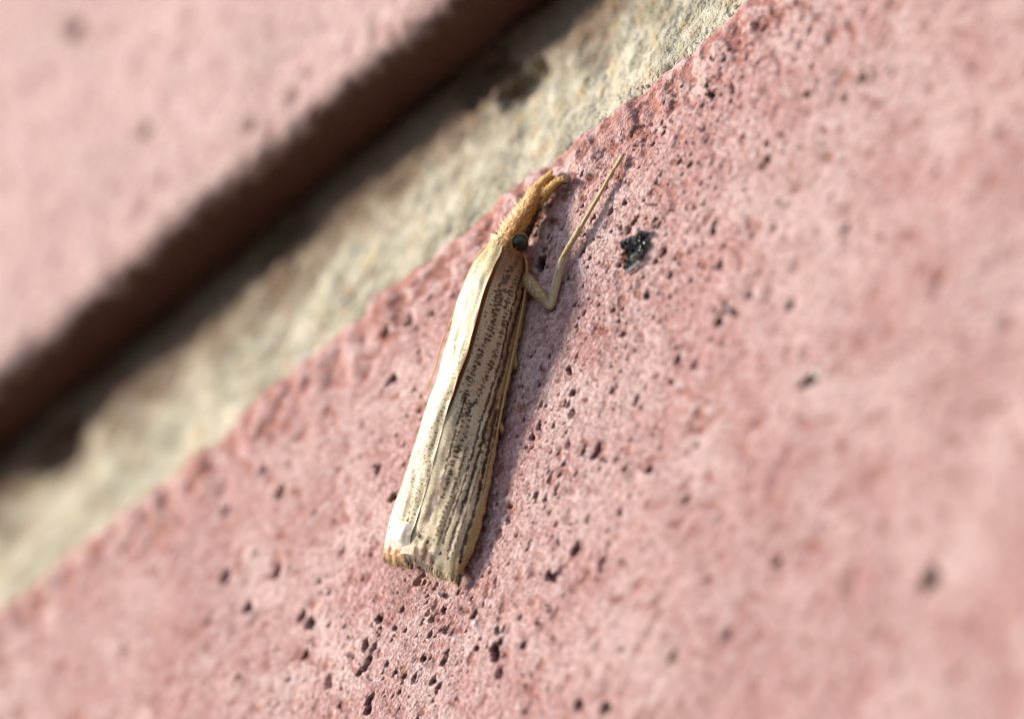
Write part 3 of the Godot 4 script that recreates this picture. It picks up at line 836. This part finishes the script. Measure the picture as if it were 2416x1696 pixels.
func build_moth() -> void:
	var moth := node3d("moth", self)
	moth.set_meta("label", "small cream grass moth with brown streaked wings resting on the pink brick")
	moth.set_meta("category", "moth")
	var fuzz := vmat(0.85, 0.3)
	fuzz.rim_enabled = true
	fuzz.rim = 0.3
	put("body", body_mesh(), fuzz, moth)

	var wings := []
	for side in [-1, 1]:
		var m := StandardMaterial3D.new()
		m.albedo_texture = wing_texture(side)
		m.texture_repeat = false
		m.roughness = 0.5
		m.metallic_specular = 0.5
		m.backlight_enabled = true
		m.backlight = Color(0.56, 0.49, 0.38)
		wings.append(put("forewing", wing_mesh(side), m, moth))
	wings[0].set_meta("label", "sunlit left forewing lapped over the ridge")
	wings[1].set_meta("label", "shaded right forewing with dark dotted streaks")

	# fringes of hair scales along the wing ends
	var hair := vmat(0.6, 0.4)
	hair.cull_mode = BaseMaterial3D.CULL_DISABLED
	hair.backlight_enabled = true
	hair.backlight = Color(0.24, 0.2, 0.14)
	for side in [-1, 1]:
		var fr := Shape.new()
		var ends: Array = margins[side][0]
		var ways: Array = margins[side][1]
		for k in 3600:
			var layer := k / 1200           # the lowest layer is the longest and darkest
			var t := rng.randf_range(0.36, 1.0) if side < 0 else rng.randf_range(0.1, 1.0)
			var b := mini(int(t * (ends.size() - 1)), ends.size() - 2)
			var from: Vector3 = ends[b].lerp(ends[b + 1], rng.randf())
			var way: Vector3 = ways[b]
			from -= Vector3(0, 0, 0.03 * (2 - layer)) + way * (rng.randf() * 0.05 - 0.02 * layer)
			var long := (rng.randf_range(0.30, 0.44) if side < 0 else rng.randf_range(0.24, 0.36)) * (1.0 + 0.18 * (2 - layer)) * (0.95 + 0.06 * sin(t * 13.0 + side))
			var to: Vector3 = from + way * long + ACROSS * rng.randfn(0.0, 0.03) - Vector3(0, 0, 0.05 + 0.08 * rng.randf())
			to.z = maxf(to.z, 0.05)
			var c0: Color
			var c1: Color
			if side < 0:
				c0 = Color(0.74, 0.33, 0.075).lerp(Color(0.30, 0.13, 0.04), rng.randf() * 0.85)
				c1 = Color(0.22, 0.11, 0.045).lerp(Color(0.80, 0.48, 0.15), 0.8 if rng.randf() < 0.18 else 0.0)
			else:
				var pale := smoothstep(0.45, 0.62, t)
				c0 = Color(0.22, 0.115, 0.05).lerp(Color(0.62, 0.46, 0.25), pale)
				c1 = Color(0.12, 0.06, 0.03).lerp(Color(0.74, 0.58, 0.36), pale * rng.randf_range(0.5, 1.0))
			var dark := 0.72 + 0.14 * layer
			fr.blade(from, to, ACROSS.rotated(Vector3(0, 0, 1), rng.randfn(0.0, 0.15)), Vector3(0, 0, 0.01), rng.randf_range(0.011, 0.024), c0 * dark, c1 * dark)
		var f := put("wing_fringe", fr.done(), hair, wings[0 if side < 0 else 1])
		f.set_meta("kind", "stuff")

	# eyes
	var eye := StandardMaterial3D.new()
	eye.albedo_color = Color(0.022, 0.026, 0.018).linear_to_srgb()
	eye.roughness = 0.26
	var facets := noise(0.09, 12, 1, FastNoiseLite.TYPE_CELLULAR)
	bumpy(eye, ImageTexture.create_from_image(facets.get_seamless_image(512, 512)), 1.6, 0.02)
	for lat in [0.455, -0.34]:
		var ball := SphereMesh.new()
		ball.radius = 0.30 * MM
		ball.height = 0.60 * MM
		ball.radial_segments = 40
		ball.rings = 20
		var e := put("eye", ball, eye, moth)
		e.position = at(11.12, lat, 0.80) * MM

	# the long labial palps, carried forward like a beak
	var p0 := tube([[12.45, 0.0, 0.50, 0.17], [12.8, 0.0, 0.44, 0.165], [13.2, 0.07, 0.36, 0.15], [13.5, 0.18, 0.28, 0.115], [13.64, 0.30, 0.2, 0.02]], fuzz, "labial_palp", moth, Color(0.76, 0.50, 0.18), Color(0.66, 0.38, 0.10), 0.9, 18, 0.10)
	var p1 := tube([[12.2, 0.26, 0.46, 0.17], [12.6, 0.33, 0.42, 0.185], [13.0, 0.49, 0.37, 0.175], [13.4, 0.75, 0.29, 0.135], [13.62, 0.98, 0.2, 0.02]], fuzz, "labial_palp", moth, Color(0.74, 0.48, 0.17), Color(0.58, 0.32, 0.09), 0.9, 18, 0.10)
	p0.set_meta("label", "left palp, golden")
	p1.set_meta("label", "right palp, dark along its lower side")

	# scales and tufts on head, snout and collar
	var tuft := Shape.new()
	for k in 5200:
		var s := 10.5 + rng.randf() * 2.35
		var an := rng.randf_range(-0.75, PI + 0.5)
		var cl := lerpf(0.08, 0.14, clampf((s - 10.5) / 2.0, 0, 1))
		var ch := spline([[10.5, 0.84], [11.2, 0.74], [11.9, 0.56], [12.3, 0.47], [12.85, 0.41]], s)
		var rw := spline([[10.5, 0.56], [10.9, 0.46], [11.2, 0.46], [11.55, 0.40], [11.9, 0.33], [12.3, 0.27], [12.85, 0.2]], s)
		var out := ACROSS * cos(an) + Vector3(0, 0, sin(an))
		var from := at(s, cl, ch) + out * rw * 0.96
		if (from - at(11.12, 0.48, 0.82)).length() < 0.35:
			continue
		var stand := rng.randf_range(0.02, 0.085) + (0.15 if rng.randf() < 0.07 else 0.0)
		var dir := ALONG * rng.randf_range(0.12, 0.32) + ACROSS * rng.randfn(0.0, 0.08)
		if rng.randf() < 0.2:
			dir = -dir * 0.4
		var to := from + dir + out * stand
		if to.z < 0.04 or (to - at(11.12, 0.50, 0.84)).length() < 0.325:
			continue
		var tone := rng.randf()
		var top := smoothstep(0.9, 2.6, an)      # pale hairs, with sunlight painted in over the top and left
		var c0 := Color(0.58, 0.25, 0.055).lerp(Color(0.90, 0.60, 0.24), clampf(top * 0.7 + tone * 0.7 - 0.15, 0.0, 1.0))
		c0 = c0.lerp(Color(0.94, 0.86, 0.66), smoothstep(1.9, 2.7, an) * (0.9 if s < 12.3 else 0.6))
		if an < 0.35 and s > 11.3:  # dark scales of the snout's lower side, shade mixed into their colour
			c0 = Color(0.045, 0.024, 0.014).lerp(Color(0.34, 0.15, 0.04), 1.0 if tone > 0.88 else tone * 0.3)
		elif s < 10.95:
			c0 = c0.lerp(Color(0.26, 0.11, 0.05), 0.55)
		var c1 := c0.lerp(Color(0.95, 0.85, 0.62), 0.3 if an > 1.2 else 0.05)
		tuft.blade(from, to, dir.cross(out).normalized(), out * 0.02, rng.randf_range(0.010, 0.026), c0, c1)
	for k in 1800:       # shaggy scales of the palps
		var right := rng.randf() < 0.5
		var line := [[12.2, 0.24, 0.46], [12.6, 0.30, 0.42], [13.0, 0.46, 0.36], [13.4, 0.72, 0.28], [13.62, 0.98, 0.2]] if right else [[12.45, 0.02, 0.50], [12.8, 0.02, 0.42], [13.2, 0.10, 0.33], [13.5, 0.22, 0.24], [13.64, 0.30, 0.2]]
		var f := rng.randf() * 3.6
		var i0 := int(f)
		f -= i0
		var a := at(line[i0][0], line[i0][1], line[i0][2])
		var b := at(line[i0 + 1][0], line[i0 + 1][1], line[i0 + 1][2])
		var dir := (b - a).normalized()
		var an := rng.randf_range(-0.9, PI + 0.6)
		var side := dir.cross(Vector3(0, 0, 1)).normalized()
		var out := side * cos(an) + Vector3(0, 0, sin(an))
		var from := a.lerp(b, f) + out * lerpf(0.16, 0.1, clampf((i0 + f - 1.5) / 2.5, 0.0, 1.0))
		var to := from + dir * rng.randf_range(0.08, 0.24) + out * rng.randf_range(0.0, 0.07)
		var c0 := Color(0.84, 0.54, 0.20).lerp(Color(0.60, 0.30, 0.075), rng.randf())
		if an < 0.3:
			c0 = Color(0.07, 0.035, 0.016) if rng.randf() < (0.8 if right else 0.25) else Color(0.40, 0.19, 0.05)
		tuft.blade(from, to, dir.cross(out).normalized(), out * 0.008, rng.randf_range(0.009, 0.02), c0, c0.lerp(Color(0.85, 0.68, 0.36), 0.3 if an > 0.8 else 0.0))
	for k in 60:       # pale bristles below the snout
		var s := rng.randf_range(11.5, 12.6)
		var from := at(s, 0.14 + spline([[11.5, 0.40], [12.6, 0.22]], s), 0.30)
		tuft.blade(from, from + ALONG * 0.08 + ACROSS * rng.randf_range(0.08, 0.2), ALONG, Vector3(0, 0, 0.01), 0.008, Color(0.55, 0.33, 0.10), Color(0.75, 0.5, 0.2))
	var t := put("head_scales", tuft.done(), hair, moth)
	t.set_meta("kind", "stuff")

	# antennae, folded back along the wings
	var horn := vmat(0.5, 0.5)
	tube([[11.2, -0.14, 1.02, 0.055], [10.9, -0.44, 1.12, 0.05], [10.05, -0.76, 1.3, 0.04], [8.3, -0.97, 1.22, 0.034], [7.28, -1.21, 1.1, 0.027], [6.51, -1.24, 1.0, 0.022], [5.82, -1.38, 0.9, 0.018], [5.36, -1.53, 0.85, 0.013], [4.96, -1.62, 0.8, 0.008]], horn, "antenna", moth, Color(0.50, 0.24, 0.09), Color(0.62, 0.40, 0.20), 1.0, 8)
	tube([[11.0, 0.5, 0.72, 0.05], [10.5, 0.82, 0.52, 0.05], [9.5, 1.05, 0.38, 0.046], [8.0, 1.28, 0.34, 0.042], [6.6, 1.48, 0.32, 0.036], [5.4, 1.66, 0.3, 0.028], [4.8, 1.76, 0.28, 0.015]], horn, "antenna", moth, Color(0.42, 0.20, 0.08), Color(0.55, 0.36, 0.16), 1.0, 8)

	# the stretched right fore leg, then the tucked ones whose feet show under the wing
	var skin := vmat(0.62, 0.4)
	var leg := node3d("leg", moth)
	var olive := Color(0.40, 0.29, 0.14)
	var tan_ := Color(0.60, 0.50, 0.34)
	tube([[10.3, 0.3, 0.3, 0.2], [10.02, 0.86, 0.31, 0.25], [9.75, 1.42, 0.27, 0.22], [9.5, 1.9, 0.21, 0.155], [9.37, 2.12, 0.155, 0.10], [9.33, 2.18, 0.13, 0.03]], skin, "femur", leg, Color(0.30, 0.19, 0.085), Color(0.46, 0.34, 0.18), 0.8, 18)
	tube([[9.32, 2.17, 0.13, 0.04], [9.5, 2.15, 0.18, 0.125], [10.0, 2.12, 0.24, 0.16], [10.6, 2.09, 0.29, 0.145], [10.95, 2.075, 0.31, 0.115], [11.12, 2.08, 0.31, 0.075]], skin, "tibia", leg, tan_, Color(0.52, 0.41, 0.24), 0.8, 18)
	tube([[11.1, 2.08, 0.31, 0.06], [11.22, 2.12, 0.31, 0.085], [11.75, 2.28, 0.29, 0.105], [12.1, 2.37, 0.275, 0.10], [12.25, 2.41, 0.26, 0.07], [12.36, 2.43, 0.255, 0.075], [13.2, 2.63, 0.205, 0.072], [13.3, 2.66, 0.2, 0.052], [13.42, 2.69, 0.195, 0.066], [14.2, 2.83, 0.13, 0.062], [14.32, 2.86, 0.12, 0.048], [14.42, 2.9, 0.115, 0.066], [14.68, 2.98, 0.105, 0.078], [14.8, 3.02, 0.1, 0.066]], skin, "tarsus", leg, Color(0.52, 0.40, 0.20), Color(0.62, 0.48, 0.26), 0.9, 14)
	var lint := Shape.new()      # close-lying scales and a few bristles on the leg
	for k in 420:
		var line := [[10.02, 0.9, 0.31, 0.24], [9.75, 1.42, 0.27, 0.215], [9.5, 1.9, 0.21, 0.16], [9.37, 2.12, 0.155, 0.12]] if k % 2 == 0 else [[9.5, 2.15, 0.18, 0.145], [10.0, 2.12, 0.24, 0.155], [10.6, 2.09, 0.29, 0.14], [11.1, 2.08, 0.31, 0.08], [11.75, 2.28, 0.29, 0.10], [12.1, 2.37, 0.275, 0.095]]
		var f := rng.randf() * (line.size() - 1.001)
		var i0 := int(f)
		f -= i0
		var a := at(line[i0][0], line[i0][1], line[i0][2])
		var b := at(line[i0 + 1][0], line[i0 + 1][1], line[i0 + 1][2])
		var dir := (b - a).normalized()
		var side := dir.cross(Vector3(0, 0, 1)).normalized()
		var an := rng.randf_range(-0.3, PI + 0.3)
		var out := side * cos(an) + side.cross(dir) * sin(an)
		var from := a.lerp(b, f) + out * lerpf(line[i0][3], line[i0 + 1][3], f) * 0.9
		var bristle := rng.randf() < 0.1
		var c0 := Color(0.36, 0.25, 0.12).lerp(Color(0.66, 0.54, 0.36), rng.randf())
		lint.blade(from, from + dir * rng.randf_range(0.06, 0.14) + out * (0.07 if bristle else 0.012), dir.cross(out).normalized(), out * 0.006, 0.007 if bristle else rng.randf_range(0.012, 0.022), c0, c0.lerp(Color(0.8, 0.7, 0.5), 0.3))
	for k in 2:      # spurs at the end of the tibia
		tube([[11.08, 2.08 + 0.05 * k, 0.31, 0.03], [11.25, 2.14 + 0.11 * k, 0.22, 0.022], [11.38, 2.18 + 0.16 * k, 0.15, 0.005]], skin, "spur", leg, tan_, Color(0.36, 0.24, 0.12), 1.0, 8)
	put("leg_scales", lint.done(), hair, leg).set_meta("kind", "stuff")
	for c in [[14.78, 2.98], [14.78, 3.06]]:
		tube([[c[0], c[1], 0.10, 0.018], [c[0] + 0.07, c[1] + 0.02, 0.06, 0.014], [c[0] + 0.1, c[1] + 0.03, 0.0, 0.004]], skin, "claw", leg, Color(0.20, 0.10, 0.04), Color(0.1, 0.05, 0.02), 1.0, 6)
	for spot in [[7.9, 7.2, 1.12, 1.4], [5.6, 5.05, 1.45, 1.76]]:
		var l := node3d("leg", moth)
		tube([[spot[0] + 0.5, 0.5, 0.4, 0.16], [spot[0] + 0.2, 0.9, 0.3, 0.16], [spot[0], spot[2] - 0.05, 0.2, 0.11], [spot[0] - 0.1, spot[2], 0.16, 0.04]], skin, "femur", l, Color(0.30, 0.18, 0.08), olive, 0.8, 12)
		tube([[spot[0] - 0.05, spot[2], 0.15, 0.05], [spot[0] - 0.3, spot[2] + 0.06, 0.14, 0.08], [spot[1] + 0.05, spot[3] - 0.02, 0.13, 0.09], [spot[1] - 0.1, spot[3], 0.1, 0.03]], skin, "tibia", l, olive, Color(0.30, 0.17, 0.06), 0.9, 12)


# ---------------------------------------------------------------- the scene
func _ready() -> void:
	var right := Vector3(0.69886014, -0.2808861, -0.65779746)
	var up := Vector3(0.55998409, 0.78702064, 0.25887513)
	var back := Vector3(0.44498576, -0.54927362, 0.7073091)
	var cam := Camera3D.new()
	cam.name = "camera"
	cam.transform = Transform3D(Basis(right, up, back), back * 0.25)
	var lens := CameraAttributesPhysical.new()
	lens.frustum_focal_length = 254.67
	lens.frustum_focus_distance = 0.2494
	lens.exposure_aperture = 21.0
	lens.frustum_near = 0.05
	lens.frustum_far = 5.0
	cam.fov = 5.395
	cam.near = 0.05
	cam.far = 5.0
	cam.attributes = lens
	add_child(cam)

	var env := Environment.new()
	env.background_mode = Environment.BG_SKY
	var sky := ProceduralSkyMaterial.new()
	sky.sky_top_color = Color(0.62, 0.67, 0.76)
	sky.sky_horizon_color = Color(0.86, 0.86, 0.86)
	sky.sky_curve = 0.15
	sky.sky_energy_multiplier = 1.0
	sky.ground_horizon_color = Color(0.24, 0.235, 0.21)
	sky.ground_bottom_color = Color(0.18, 0.165, 0.14)
	sky.sun_angle_max = 20.0
	env.sky = Sky.new()
	env.sky.sky_material = sky
	env.tonemap_mode = Environment.TONE_MAPPER_LINEAR
	env.tonemap_exposure = 1.82
	env.sdfgi_enabled = true
	env.ssao_enabled = true
	env.ssil_enabled = true
	var we := WorldEnvironment.new()
	we.name = "world"
	we.environment = env
	add_child(we)

	var sun := DirectionalLight3D.new()
	sun.name = "sun"
	sun.light_color = Color(1.0, 0.955, 0.885)
	sun.light_energy = 1.35
	sun.light_angular_distance = 9.0
	sun.shadow_enabled = true
	sun.directional_shadow_max_distance = 0.6
	sun.shadow_bias = 0.005
	var elev := deg_to_rad(32.0)
	var travel := Vector3(0.790 * cos(elev), -0.613 * cos(elev), -sin(elev))
	sun.basis = Basis.looking_at(travel, Vector3.UP)
	add_child(sun)

	rng.seed = 4711
	build_wall()
	build_moth()
